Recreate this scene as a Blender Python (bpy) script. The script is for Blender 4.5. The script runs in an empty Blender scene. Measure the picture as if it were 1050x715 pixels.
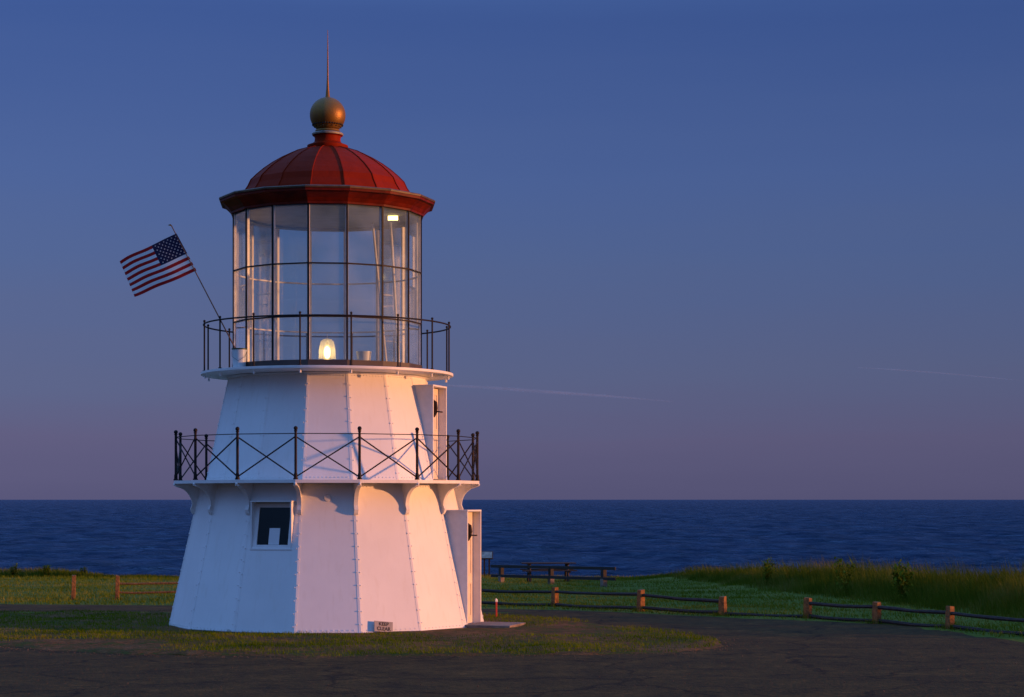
import bpy, math, random
import numpy as np
from mathutils import Vector, Matrix, noise
R = math.radians
random.seed(7)
rng = np.random.default_rng(11)
C = bpy.context.scene.collection
sc = bpy.context.scene

# ------------------------------------------------------------------ camera, sky, sun
CAM_H = 2.555
FPX = 2000.0          # focal length in photograph pixels (1050 wide)
cd = bpy.data.cameras.new('camera')
cam = bpy.data.objects.new('camera', cd); C.objects.link(cam)
cam.location = (0, 0, CAM_H); cam.rotation_euler = (R(90), 0, 0)
cd.sensor_width = 36; cd.lens = FPX / 1050 * 36
cd.shift_y = (512 - 357.5) / 1050
cd.clip_start = 0.5; cd.clip_end = 200000
sc.camera = cam

TX, TY = -3.78, 40.0                    # tower axis
PHI = math.atan2(-TX, TY)               # turns face 0 of the tower
SUN_EL = R(4.0)
SUN_AZ = R(76.5) + PHI                    # measured from -Y towards +X
sdir = Vector((math.sin(SUN_AZ) * math.cos(SUN_EL), -math.cos(SUN_AZ) * math.cos(SUN_EL), math.sin(SUN_EL)))
sl = bpy.data.lights.new('sun', 'SUN'); sl.energy = 4.9; sl.angle = R(1.8); sl.color = (1.0, 0.395, 0.15)
so = bpy.data.objects.new('sun', sl); C.objects.link(so)
so.rotation_euler = sdir.to_track_quat('Z', 'Y').to_euler(); so.location = (30, 20, 30)

w = bpy.data.worlds.new('World'); sc.world = w; w.use_nodes = True
wn = w.node_tree; wn.nodes.clear()
out = wn.nodes.new('ShaderNodeOutputWorld'); bg = wn.nodes.new('ShaderNodeBackground')
sky = wn.nodes.new('ShaderNodeTexSky'); sky.sky_type = 'NISHITA'; sky.sun_disc = False
sky.sun_elevation = SUN_EL; sky.sun_rotation = math.atan2(sdir.x, sdir.y)
sky.altitude = 20; sky.air_density = 1.0; sky.dust_density = 0.4; sky.ozone_density = 4.0
tc = wn.nodes.new('ShaderNodeTexCoord'); sp = wn.nodes.new('ShaderNodeSeparateXYZ')
wn.links.new(tc.outputs['Generated'], sp.inputs[0])
rp = wn.nodes.new('ShaderNodeValToRGB'); smp = wn.nodes.new('ShaderNodeMapping'); smp.inputs['Scale'].default_value = (2.2, 2.2, 26)
wn.links.new(tc.outputs['Generated'], smp.inputs[0])
snz = wn.nodes.new('ShaderNodeTexNoise'); snz.inputs['Scale'].default_value = 1.6; snz.inputs['Detail'].default_value = 6; wn.links.new(smp.outputs[0], snz.inputs['Vector'])
sma = wn.nodes.new('ShaderNodeMath'); sma.operation = 'MULTIPLY_ADD'; sma.inputs[1].default_value = .030; wn.links.new(snz.outputs['Fac'], sma.inputs[0])
smb = wn.nodes.new('ShaderNodeMath'); smb.operation = 'SUBTRACT'; smb.inputs[1].default_value = .015; wn.links.new(sp.outputs['Z'], smb.inputs[0])
wn.links.new(smb.outputs[0], sma.inputs[2]); wn.links.new(sma.outputs[0], rp.inputs[0])   # uneven haze layers
def ramp(r, stops):   # stops hold linear colours
    e = r.color_ramp.elements; e[0].position = 0; e[1].position = stops[1][0]
    while len(e) > 2: e.remove(e[-1])
    for i, (p, c) in enumerate(stops):
        if i < 2: e[i].position = p
        else: e.new(p)
    for i, (p, c) in enumerate(sorted(stops)): e[i].color = (*c, 1)
L_ = lambda *c: tuple((k/255/12.92 if k < 10.3 else ((k/255+.055)/1.055)**2.4) for k in c)
ramp(rp, [(0.0, L_(85,83,117)), (.031, L_(93,90,124)), (.061, L_(89,97,133)), (.122, L_(80,98,143)), (.164, L_(74,96,148)), (.24, L_(61,86,144)), (.42, (.12, .26, .62)), (1.0, (.22, .50, 1.20))])
azf = wn.nodes.new('ShaderNodeMath'); azf.operation = 'MULTIPLY_ADD'; azf.inputs[1].default_value = -.32; azf.inputs[2].default_value = 1.0   # the sky away from the sun is a little brighter
wn.links.new(sp.outputs['X'], azf.inputs[0])
az = wn.nodes.new('ShaderNodeMix'); az.data_type = 'RGBA'; az.blend_type = 'MULTIPLY'; az.inputs['Factor'].default_value = 1.0; az.clamp_result = False
wn.links.new(azf.outputs[0], az.inputs['B'])
mixs = wn.nodes.new('ShaderNodeMix'); mixs.data_type = 'RGBA'; mixs.blend_type = 'ADD'
mixs.inputs['Factor'].default_value = 1.0
tint = wn.nodes.new('ShaderNodeMix'); tint.data_type = 'RGBA'; tint.blend_type = 'MULTIPLY'; tint.inputs['Factor'].default_value = 1.0
tint.inputs['B'].default_value = (.0022, .0026, .004, 1)
rs = wn.nodes.new('ShaderNodeMix'); rs.data_type = 'RGBA'; rs.blend_type = 'MULTIPLY'; rs.inputs['Factor'].default_value = 1.0
rs.inputs['B'].default_value = (10, 10, 10, 1)      # the background strength is 0.1
ts = wn.nodes.new('ShaderNodeMix'); ts.data_type = 'RGBA'; ts.blend_type = 'MULTIPLY'; ts.inputs['Factor'].default_value = 1.0
ts.inputs['B'].default_value = (10, 10, 10, 1)
for m_ in (mixs, tint, rs, ts): m_.clamp_result = False
wn.links.new(sky.outputs[0], tint.inputs['A']); wn.links.new(tint.outputs['Result'], ts.inputs['A'])
wn.links.new(rp.outputs[0], az.inputs['A']); wn.links.new(az.outputs['Result'], rs.inputs['A'])
wn.links.new(rs.outputs['Result'], mixs.inputs['A']); wn.links.new(ts.outputs['Result'], mixs.inputs['B'])
wn.links.new(mixs.outputs['Result'], bg.inputs['Color']); bg.inputs['Strength'].default_value = 0.1
wn.links.new(bg.outputs[0], out.inputs[0])
sc.view_settings.view_transform = 'Standard'; sc.view_settings.look = 'None'
sc.view_settings.exposure = 0.0; sc.view_settings.gamma = 1.0; sc.view_settings.use_curve_mapping = False
sc.cycles.transparent_max_bounces = 24; sc.cycles.max_bounces = 8

# ------------------------------------------------------------------ helpers
def nt(name):
    m = bpy.data.materials.new(name); m.use_nodes = True
    return m, m.node_tree, m.node_tree.nodes, m.node_tree.links, m.node_tree.nodes['Principled BSDF']

def mat(name, col, rough=.6, metal=0, var=.12, scale=3, bump=.0, bscale=30, streak=None, spec=.5, col2=None, detail=6):
    """painted / natural surface with noise variation, bump and optional stains"""
    m, t, n, l, b = nt(name)
    b.inputs['Roughness'].default_value = rough; b.inputs['Metallic'].default_value = metal
    b.inputs['Specular IOR Level'].default_value = spec
    tc = n.new('ShaderNodeTexCoord'); nz = n.new('ShaderNodeTexNoise'); nz.inputs['Scale'].default_value = scale
    nz.inputs['Detail'].default_value = detail; l.new(tc.outputs['Object'], nz.inputs['Vector'])
    r = n.new('ShaderNodeValToRGB'); l.new(nz.outputs['Fac'], r.inputs[0])
    c2 = col2 or tuple(c * (1 - 2 * var) for c in col)
    r.color_ramp.elements[0].position = .32; r.color_ramp.elements[0].color = (*c2, 1)
    r.color_ramp.elements[1].position = .62; r.color_ramp.elements[1].color = (*col, 1)
    last = r.outputs[0]
    if streak:
        mp = n.new('ShaderNodeMapping'); mp.inputs['Scale'].default_value = (7, 7, .55)
        l.new(tc.outputs['Object'], mp.inputs[0])
        n2 = n.new('ShaderNodeTexNoise'); n2.inputs['Scale'].default_value = 1.6; n2.inputs['Detail'].default_value = 7
        l.new(mp.outputs[0], n2.inputs['Vector'])
        r2 = n.new('ShaderNodeValToRGB'); r2.color_ramp.elements[0].position = .54; r2.color_ramp.elements[1].position = .78
        l.new(n2.outputs['Fac'], r2.inputs[0])
        mx = n.new('ShaderNodeMix'); mx.data_type = 'RGBA'; l.new(last, mx.inputs['A'])
        mx.inputs['B'].default_value = (*streak, 1); l.new(r2.outputs[0], mx.inputs['Factor'])
        last = mx.outputs['Result']
    l.new(last, b.inputs['Base Color'])
    if bump:
        n3 = n.new('ShaderNodeTexNoise'); n3.inputs['Scale'].default_value = bscale; n3.inputs['Detail'].default_value = 5
        l.new(tc.outputs['Object'], n3.inputs['Vector'])
        bp = n.new('ShaderNodeBump'); bp.inputs['Strength'].default_value = 1; bp.inputs['Distance'].default_value = bump
        l.new(n3.outputs['Fac'], bp.inputs['Height']); l.new(bp.outputs[0], b.inputs['Normal'])
    return m

class MB:
    def __init__(s): s.v = []; s.f = []; s.m = []
    def add(s, vs, fs, mi=0):
        o = len(s.v); s.v += [tuple(v) for v in vs]; s.f += [tuple(i + o for i in f) for f in fs]; s.m += [mi] * len(fs)
        return s
    def hexa(s, p, mi=0):       # p: 4 bottom + 4 top, same winding (ccw from above)
        return s.add(p, [(3,2,1,0),(4,5,6,7),(0,1,5,4),(1,2,6,5),(2,3,7,6),(3,0,4,7)], mi)
    def box(s, c, d, M=None, mi=0):
        x,y,z = (k/2 for k in d)
        p = [Vector(q) for q in ((-x,-y,-z),(x,-y,-z),(x,y,-z),(-x,y,-z),(-x,-y,z),(x,-y,z),(x,y,z),(-x,y,z))]
        if M: p = [M @ q for q in p]
        c = Vector(c); return s.hexa([q + c for q in p], mi)
    def tube(s, pts, r, n=8, mi=0, cap=True, closed=False):
        pts = [Vector(p) for p in pts]; N = len(pts)
        rr = r if isinstance(r, (list, tuple)) else [r] * N
        o = len(s.v); up = None
        for i, p in enumerate(pts):
            if closed: d = pts[(i+1) % N] - pts[i-1]
            else: d = pts[min(i+1, N-1)] - pts[max(i-1, 0)]
            d.normalize()
            if up is None: up = Vector((0,0,1)) if abs(d.z) < .9 else Vector((1,0,0))
            a = d.cross(up)
            if a.length < 1e-4: a = d.cross(Vector((0,1,0)))
            a.normalize(); b = a.cross(d)
            for k in range(n):
                t = 2*math.pi*k/n
                s.v.append(tuple(p + (a*math.cos(t) + b*math.sin(t)) * rr[i]))
        segs = N if closed else N-1
        for i in range(segs):
            j = (i+1) % N
            for k in range(n):
                k2 = (k+1) % n
                s.f.append((o+i*n+k, o+i*n+k2, o+j*n+k2, o+j*n+k)); s.m.append(mi)
        if cap and not closed:
            s.f.append(tuple(o+k for k in range(n))[::-1]); s.m.append(mi)
            s.f.append(tuple(o+(N-1)*n+k for k in range(n))); s.m.append(mi)
        return s
    def lathe(s, prof, n=16, off=.5, mi=0, c=(0,0,0), close=False):   # prof: (r, z); vertices at (k+off)*step from the face 0 direction
        o = len(s.v)
        for (r, z) in prof:
            for k in range(n):
                t = 2*math.pi*(k+off)/n
                s.v.append((c[0]+r*math.sin(t), c[1]-r*math.cos(t), c[2]+z))
        P = len(prof)
        for i in range(P if close else P-1):
            j = (i+1) % P
            for k in range(n):
                k2 = (k+1) % n
                s.f.append((o+i*n+k, o+i*n+k2, o+j*n+k2, o+j*n+k)); s.m.append(mi)
        return s
    def sphere(s, c, r, n=8, m=6, mi=0, sz=1):
        prof = [(max(1e-4, r*math.sin(math.pi*i/m)), -r*sz*math.cos(math.pi*i/m)) for i in range(m+1)]
        return s.lathe(prof, n, 0, mi, c)
    def build(s, name, mats, parent=None, smooth=False, bevel=0, fixn=True):
        me = bpy.data.meshes.new(name)
        me.from_pydata(s.v, [], s.f)
        if not isinstance(mats, (list, tuple)): mats = [mats]
        for m in mats: me.materials.append(m)
        if len(mats) > 1: me.polygons.foreach_set('material_index', s.m)
        if fixn:
            import bmesh
            b = bmesh.new(); b.from_mesh(me); bmesh.ops.recalc_face_normals(b, faces=b.faces); b.to_mesh(me); b.free()
        if smooth: me.polygons.foreach_set('use_smooth', [True]*len(me.polygons))
        o = bpy.data.objects.new(name, me); C.objects.link(o)
        if parent: o.parent = parent
        if bevel:
            bv = o.modifiers.new('bevel', 'BEVEL'); bv.width = bevel; bv.segments = 2; bv.limit_method = 'ANGLE'
        if smooth: 
            try: me.set_sharp_from_angle(angle=R(40))
            except Exception: pass
        return o
def tag(o, label=None, cat=None, group=None, kind=None):
    if label: o['label'] = label
    if cat: o['category'] = cat
    if group: o['group'] = group
    if kind: o['kind'] = kind
    return o
def empty(name, loc, rz=0, label=None, cat=None, group=None):
    o = bpy.data.objects.new(name, None); C.objects.link(o); o.location = loc; o.rotation_euler = (0,0,rz)
    o.empty_display_size = .3
    return tag(o, label, cat, group)

def smooth01(t): t = min(1, max(0, t)); return t*t*(3-2*t)
# ---- the land: flat round the tower, easing down to the bluff edge
EDGE = [(-400,93),(-30,91),(-14,88.5),(0,88),(6,86),(9.5,76),(12,62),(13.8,52),(15,44),(17,34),(22,20),(40,-10),(90,-60),(300,-200)]
def g0(x, y):
    z = -.022*max(0, y-44)
    return z + .02*math.sin(x*.31+y*.17)*smooth01((y-46)/10)
def edge_dist(x, y):      # >0 beyond the bluff edge
    best = 1e9; sign = -1
    for (a, b) in zip(EDGE[:-1], EDGE[1:]):
        dx, dy = b[0]-a[0], b[1]-a[1]; L2 = dx*dx+dy*dy
        t = min(1, max(0, ((x-a[0])*dx+(y-a[1])*dy)/L2))
        px, py = x-a[0]-t*dx, y-a[1]-t*dy; d = math.hypot(px, py)
        if d < best: best = d; sign = 1 if (dx*py - dy*px) > 0 else -1
    return sign*best
def gz(x, y):
    z = g0(x, y)
    if -30 < x < 25 and 30 < y < 96: z += .05*noise.fractal(Vector((x*.42, y*.42, 1)), 1, 2, 3)*smooth01((y-road_y(x)-.1)/1.2)
    if y > 30 or x > 9:
        d = edge_dist(x, y) + .5*noise.noise(Vector((x*.35, y*.35, 0)))
        if x > 4 and d > -7: z += .22*smooth01((d+5)/3.5)*smooth01((x-5)/3)   # low bank under the tall grass
        if d > 0: z -= 21*smooth01(d/22)+d*.02
    return z
def at(x, y, Y, dz=0):    # photograph pixel at a distance Y
    return Vector(((x-525)*Y/FPX, Y, CAM_H - (y-512)*Y/FPX + dz))
def onground(x, y):       # where the sight line of a photograph pixel meets the land
    lo, hi = 15.0, 120.0
    f = lambda Y: (CAM_H-(y-512)*Y/FPX) - g0((x-525)*Y/FPX, Y)
    for _ in range(50):
        mid = (lo+hi)/2
        if f(mid) > 0: lo = mid
        else: hi = mid
    Y = (lo+hi)/2; X = (x-525)*Y/FPX
    return Vector((X, Y, g0(X, Y)))

# far edge of the road
top_edge = [(-400,619),(-60,619.2),(13,620),(170,621),(330,623),(498,624.5),(582,626),(660,629.5),(744,633.5),(830,637),(900,640),(950,644),(1037,657),(1110,670),(1300,705)]
te = [onground(*p) for p in top_edge]
def road_y(x):
    if x <= te[0].x: return te[0].y
    for a, b in zip(te[:-1], te[1:]):
        if a.x <= x <= b.x: return a.y+(b.y-a.y)*(x-a.x)/(b.x-a.x)
    return te[-1].y - (x-te[-1].x)*1.5

# ------------------------------------------------------------------ materials
white = mat('white_paint', (.80,.79,.77), rough=.42, var=.03, scale=1.3, bump=.0018, bscale=5, streak=(.735,.715,.68))
white2 = mat('white_trim', (.80,.79,.77), rough=.5, var=.05, scale=6, bump=.002, bscale=30)
cream = mat('lantern_paint', (.80,.78,.74), rough=.5, var=.08, scale=8)
iron = mat('black_iron', (.006,.005,.005), rough=.6, metal=0, var=.2, scale=14, bump=.002, bscale=60, col2=(.02,.009,.006), spec=.25)
red = mat('red_paint', (.215,.015,.002), rough=.6, var=.08, scale=3, bump=.004, bscale=12, streak=(.17,.012,.002), spec=.05)
dred = mat('dark_red_paint', (.15,.012,.003), rough=.5, var=.25, scale=5, streak=(.08,.009,.004), spec=.12)
gold = mat('gilt', (.25,.125,.02), rough=.5, metal=.6, var=.25, scale=9, bump=.003, bscale=30, col2=(.20,.10,.03))
gilt_edge = mat('weathered_gilt_edge', (.11,.055,.018), rough=.5, var=.3, scale=7)
zinc = mat('zinc', (.34,.31,.26), rough=.5, metal=.3, var=.15, scale=8)
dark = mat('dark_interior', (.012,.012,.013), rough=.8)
ceil_m = mat('ceiling_paint', (.30,.33,.29), rough=.7, var=.1)
floor_m = mat('lantern_floor_paint', (.25,.25,.24), rough=.7, var=.15)
doorm = mat('door_paint', (.80,.70,.56), rough=.45, var=.08, scale=5, bump=.002)
wood = mat('weathered_post', (.30,.13,.035), rough=.9, var=.3, scale=11, bump=.02, bscale=24, col2=(.13,.055,.018))
darkwood = mat('dark_stained_timber', (.030,.022,.018), rough=.8, var=.3, scale=9, bump=.008, bscale=24)
conc = mat('concrete', (.36,.33,.30), rough=.9, var=.2, scale=4, bump=.01, bscale=30)
bluegray = mat('painted_bucket', (.62,.66,.66), rough=.4, var=.06)
green = mat('green_rim', (.01,.05,.02), rough=.5)
redp = mat('red_plastic', (.45,.03,.02), rough=.5)
def glassmat(name, dust=.05, tint=(.9,.96,.95), ior=1.45, base=.0, mul=1.7):
    m, t, n, l, b = nt(name); n.remove(b); o = n['Material Output']
    tr = n.new('ShaderNodeBsdfTransparent'); tr.inputs[0].default_value = (*tint, 1)
    gl = n.new('ShaderNodeBsdfGlossy'); gl.inputs['Roughness'].default_value = .03; gl.inputs['Color'].default_value = (1,1,1,1)
    df = n.new('ShaderNodeBsdfDiffuse'); df.inputs[0].default_value = (.50,.70,.92,1)
    fr = n.new('ShaderNodeFresnel'); fr.inputs['IOR'].default_value = ior
    a = n.new('ShaderNodeMixShader'); bb = n.new('ShaderNodeMixShader')
    add = n.new('ShaderNodeMath'); add.operation = 'MULTIPLY_ADD'; add.inputs[1].default_value = mul; add.inputs[2].default_value = base
    l.new(fr.outputs[0], add.inputs[0]); l.new(add.outputs[0], a.inputs[0]); l.new(tr.outputs[0], a.inputs[1]); l.new(gl.outputs[0], a.inputs[2])
    tc = n.new('ShaderNodeTexCoord'); nz = n.new('ShaderNodeTexNoise'); nz.inputs['Scale'].default_value = 1.4; nz.inputs['Detail'].default_value = 6
    l.new(tc.outputs['Object'], nz.inputs['Vector'])
    mr = n.new('ShaderNodeMapRange'); mr.inputs['From Min'].default_value = .35; mr.inputs['From Max'].default_value = .7
    mr.inputs['To Min'].default_value = dust*.4; mr.inputs['To Max'].default_value = dust*2.0
    l.new(nz.outputs['Fac'], mr.inputs[0]); l.new(mr.outputs[0], bb.inputs[0]); l.new(a.outputs[0], bb.inputs[1]); l.new(df.outputs[0], bb.inputs[2])
    l.new(bb.outputs[0], o.inputs[0]); return m
glass = glassmat('lantern_glass', dust=.11, mul=.8, base=.02)
winglass = glassmat('window_glass', dust=.0, tint=(.5,.52,.5), mul=.5)
def emis(name, col, s):
    m, t, n, l, b = nt(name); b.inputs['Base Color'].default_value = (*col, 1)
    b.inputs['Emission Color'].default_value = (*col, 1); b.inputs['Emission Strength'].default_value = s; return m
bulb_m = emis('glowing_bulb', (1,.62,.20), 17)
flood_m = emis('lit_flood_glass', (1,.66,.22), 7)

# ---- ground materials
def ground_mat(name, stops, s1, s2, bump, bs, rough=.95):
    m, t, n, l, b = nt(name); b.inputs['Roughness'].default_value = rough; b.inputs['Specular IOR Level'].default_value = .15
    tc = n.new('ShaderNodeTexCoord')
    a = n.new('ShaderNodeTexNoise'); a.inputs['Scale'].default_value = s1; a.inputs['Detail'].default_value = 8; a.inputs['Roughness'].default_value = .65
    c = n.new('ShaderNodeTexNoise'); c.inputs['Scale'].default_value = s2; c.inputs['Detail'].default_value = 4
    l.new(tc.outputs['Object'], a.inputs['Vector']); l.new(tc.outputs['Object'], c.inputs['Vector'])
    mx = n.new('ShaderNodeMix'); mx.data_type = 'FLOAT'; mx.inputs['Factor'].default_value = .4
    l.new(a.outputs['Fac'], mx.inputs['A']); l.new(c.outputs['Fac'], mx.inputs['B'])
    r = n.new('ShaderNodeValToRGB'); l.new(mx.outputs['Result'], r.inputs[0])
    e = r.color_ramp.elements; e[0].position, e[0].color = stops[0][0], (*stops[0][1], 1); e[1].position, e[1].color = stops[-1][0], (*stops[-1][1], 1)
    for p, col in stops[1:-1]: q = e.new(p); q.color = (*col, 1)
    l.new(r.outputs[0], b.inputs['Base Color'])
    h = n.new('ShaderNodeTexNoise'); h.inputs['Scale'].default_value = bs; h.inputs['Detail'].default_value = 6
    l.new(tc.outputs['Object'], h.inputs['Vector'])
    bp = n.new('ShaderNodeBump'); bp.inputs['Distance'].default_value = bump; bp.inputs['Strength'].default_value = 1
    l.new(h.outputs['Fac'], bp.inputs['Height']); l.new(bp.outputs[0], b.inputs['Normal'])
    return m
asphalt = ground_mat('worn_asphalt', [(.36,(.024,.014,.004)),(.45,(.050,.029,.008)),(.52,(.066,.037,.009)),(.60,(.095,.050,.012)),(.72,(.19,.10,.03))], 1.1, 6, .03, 16)
_t = asphalt.node_tree; _n, _l = _t.nodes, _t.links; _b = _n['Principled BSDF']; _src = _b.inputs['Base Color'].links[0].from_socket
_tc = _n.new('ShaderNodeTexCoord'); _wz = _n.new('ShaderNodeTexNoise'); _wz.inputs['Scale'].default_value = .8; _wz.inputs['Detail'].default_value = 5; _l.new(_tc.outputs['Object'], _wz.inputs['Vector'])
_va = _n.new('ShaderNodeVectorMath'); _va.operation = 'MULTIPLY_ADD'; _va.inputs[1].default_value = (1.6,1.6,0); _l.new(_wz.outputs['Color'], _va.inputs[0]); _l.new(_tc.outputs['Object'], _va.inputs[2])
_vo = _n.new('ShaderNodeTexVoronoi'); _vo.feature = 'DISTANCE_TO_EDGE'; _vo.inputs['Scale'].default_value = .30; _l.new(_va.outputs[0], _vo.inputs['Vector'])
_mr = _n.new('ShaderNodeMapRange'); _mr.inputs['From Max'].default_value = .020; _mr.inputs['To Min'].default_value = .35; _mr.inputs['To Max'].default_value = 1; _l.new(_vo.outputs['Distance'], _mr.inputs[0])
_mx = _n.new('ShaderNodeMix'); _mx.data_type = 'RGBA'; _mx.blend_type = 'MULTIPLY'; _mx.inputs['Factor'].default_value = 1; _l.new(_src, _mx.inputs['A']); _l.new(_mr.outputs[0], _mx.inputs['B']); _l.new(_mx.outputs['Result'], _b.inputs['Base Color'])
lawn_m = ground_mat('lawn_soil', [(.36,(.05,.085,.006)),(.5,(.09,.12,.008)),(.6,(.14,.14,.02)),(.72,(.17,.12,.03))], .3, 6, .05, 9)
island_m = ground_mat('island_turf_soil', [(.36,(.035,.055,.004)),(.44,(.07,.065,.008)),(.50,(.12,.052,.014)),(.60,(.20,.09,.03)),(.72,(.08,.035,.012))], .8, 7, .06, 14)
def blade_mat(name, stops, sc_=.5):
    m, t, n, l, b = nt(name); n.remove(b); o = n['Material Output']
    geo = n.new('ShaderNodeNewGeometry'); nz = n.new('ShaderNodeTexNoise'); nz.inputs['Scale'].default_value = sc_; nz.inputs['Detail'].default_value = 5
    l.new(geo.outputs['Position'], nz.inputs['Vector'])
    ri = n.new('ShaderNodeMath'); ri.operation = 'MULTIPLY_ADD'; ri.inputs[1].default_value = .12; l.new(geo.outputs['Random Per Island'], ri.inputs[0]); l.new(nz.outputs['Fac'], ri.inputs[2])
    r = n.new('ShaderNodeValToRGB'); l.new(ri.outputs[0], r.inputs[0]); e = r.color_ramp.elements
    e[0].position, e[0].color = stops[0][0], (*stops[0][1], 1); e[1].position, e[1].color = stops[-1][0], (*stops[-1][1], 1)
    for p, col in stops[1:-1]: q = e.new(p); q.color = (*col, 1)
    d = n.new('ShaderNodeBsdfDiffuse'); tl = n.new('ShaderNodeBsdfTranslucent'); mx = n.new('ShaderNodeMixShader'); mx.inputs[0].default_value = .3
    l.new(r.outputs[0], d.inputs[0]); l.new(r.outputs[0], tl.inputs[0]); l.new(d.outputs[0], mx.inputs[1]); l.new(tl.outputs[0], mx.inputs[2]); l.new(mx.outputs[0], o.inputs[0])
    return m
blade_lawn = blade_mat('lawn_blades', [(.38,(.08,.115,.008)),(.50,(.115,.16,.010)),(.62,(.165,.185,.018)),(.78,(.26,.21,.045))], .25)
blade_island = blade_mat('island_blades', [(.4,(.055,.10,.002)),(.55,(.12,.17,.003)),(.66,(.17,.20,.005)),(.80,(.24,.17,.02))], .5)
blade_tall = blade_mat('tall_grass_blades', [(.4,(.05,.075,.006)),(.56,(.085,.12,.010)),(.70,(.15,.15,.025)),(.84,(.26,.20,.07))], .4)
leaf_m = blade_mat('weed_leaves', [(.4,(.06,.11,.010)),(.6,(.10,.16,.015)),(.8,(.18,.21,.03))], 2)

# ------------------------------------------------------------------ land, road, sea
def axis(pts):
    o = []
    for (a, b, st) in pts: o += list(np.arange(a, b, st))
    o.append(pts[-1][1]); return o
xs = axis([(-400,-60,20),(-60,-14,2),(-14,24,.5),(24,60,3),(60,300,20)])
ys = axis([(-300,-20,20),(-20,28,2),(28,52,.5),(52,130,1),(130,170,10)])
mb = MB(); nx = len(xs)
for y in ys:
    for x in xs: mb.v.append((float(x), float(y), gz(x, y)))
for j in range(len(ys)-1):
    for i in range(nx-1):
        a = j*nx+i; mb.f.append((a, a+1, a+1+nx, a+nx)); mb.m.append(0)
tag(mb.build('ground', lawn_m, smooth=True, fixn=False), kind='structure')

# sea
m, t, n, l, b = nt('sea_water')
b.inputs['Base Color'].default_value = (.005,.021,.060,1); b.inputs['Specular IOR Level'].default_value = .09; b.inputs['Roughness'].default_value = .2; b.inputs['IOR'].default_value = 1.33
tc_ = n.new('ShaderNodeTexCoord')
mp = n.new('ShaderNodeMapping'); mp.inputs['Rotation'].default_value = (0,0,R(14)); mp.inputs['Scale'].default_value = (.6,1,1); l.new(tc_.outputs['Object'], mp.inputs[0])
prev = None
for (s_, d_, det) in ((.035, 9.0, 4), (.3, 1.6, 4), (1.1, .4, 4)):
    nz = n.new('ShaderNodeTexNoise'); nz.inputs['Scale'].default_value = s_; nz.inputs['Detail'].default_value = det; nz.inputs['Roughness'].default_value = .6
    l.new(mp.outputs[0], nz.inputs['Vector'])
    bp = n.new('ShaderNodeBump'); bp.inputs['Distance'].default_value = d_; bp.inputs['Strength'].default_value = 1.0
    l.new(nz.outputs['Fac'], bp.inputs['Height'])
    if prev: l.new(prev.outputs[0], bp.inputs['Normal'])
    prev = bp
o_ = n['Material Output']; n.remove(b)
df = n.new('ShaderNodeBsdfDiffuse'); df.inputs['Color'].default_value = (.004,.019,.048,1)
gl = n.new('ShaderNodeBsdfGlossy'); gl.inputs['Roughness'].default_value = .16; gl.inputs['Color'].default_value = (.48,.60,.80,1)
fr = n.new('ShaderNodeFresnel'); fr.inputs['IOR'].default_value = 1.33; l.new(prev.outputs[0], fr.inputs['Normal'])
fm = n.new('ShaderNodeMath'); fm.operation = 'MULTIPLY'; fm.inputs[1].default_value = .85; l.new(fr.outputs[0], fm.inputs[0])
mpw = n.new('ShaderNodeMapping'); mpw.inputs['Scale'].default_value = (.055,.020,1); l.new(tc_.outputs['Object'], mpw.inputs[0])   # cat's-paws: patches of ruffled water
nw = n.new('ShaderNodeTexNoise'); nw.inputs['Scale'].default_value = 1; nw.inputs['Detail'].default_value = 5; nw.inputs['Roughness'].default_value = .62; l.new(mpw.outputs[0], nw.inputs['Vector'])
mw = n.new('ShaderNodeMapRange'); mw.inputs['From Min'].default_value = .33; mw.inputs['From Max'].default_value = .67; mw.inputs['To Min'].default_value = .30; mw.inputs['To Max'].default_value = 1.12
l.new(nw.outputs['Fac'], mw.inputs[0]); l.new(mw.outputs[0], fm.inputs[1])
ms = n.new('ShaderNodeMixShader'); l.new(fm.outputs[0], ms.inputs[0]); l.new(df.outputs[0], ms.inputs[1]); l.new(gl.outputs[0], ms.inputs[2])
l.new(prev.outputs[0], df.inputs['Normal']); l.new(prev.outputs[0], gl.inputs['Normal']); l.new(ms.outputs[0], o_.inputs[0])
sea_m = m
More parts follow.
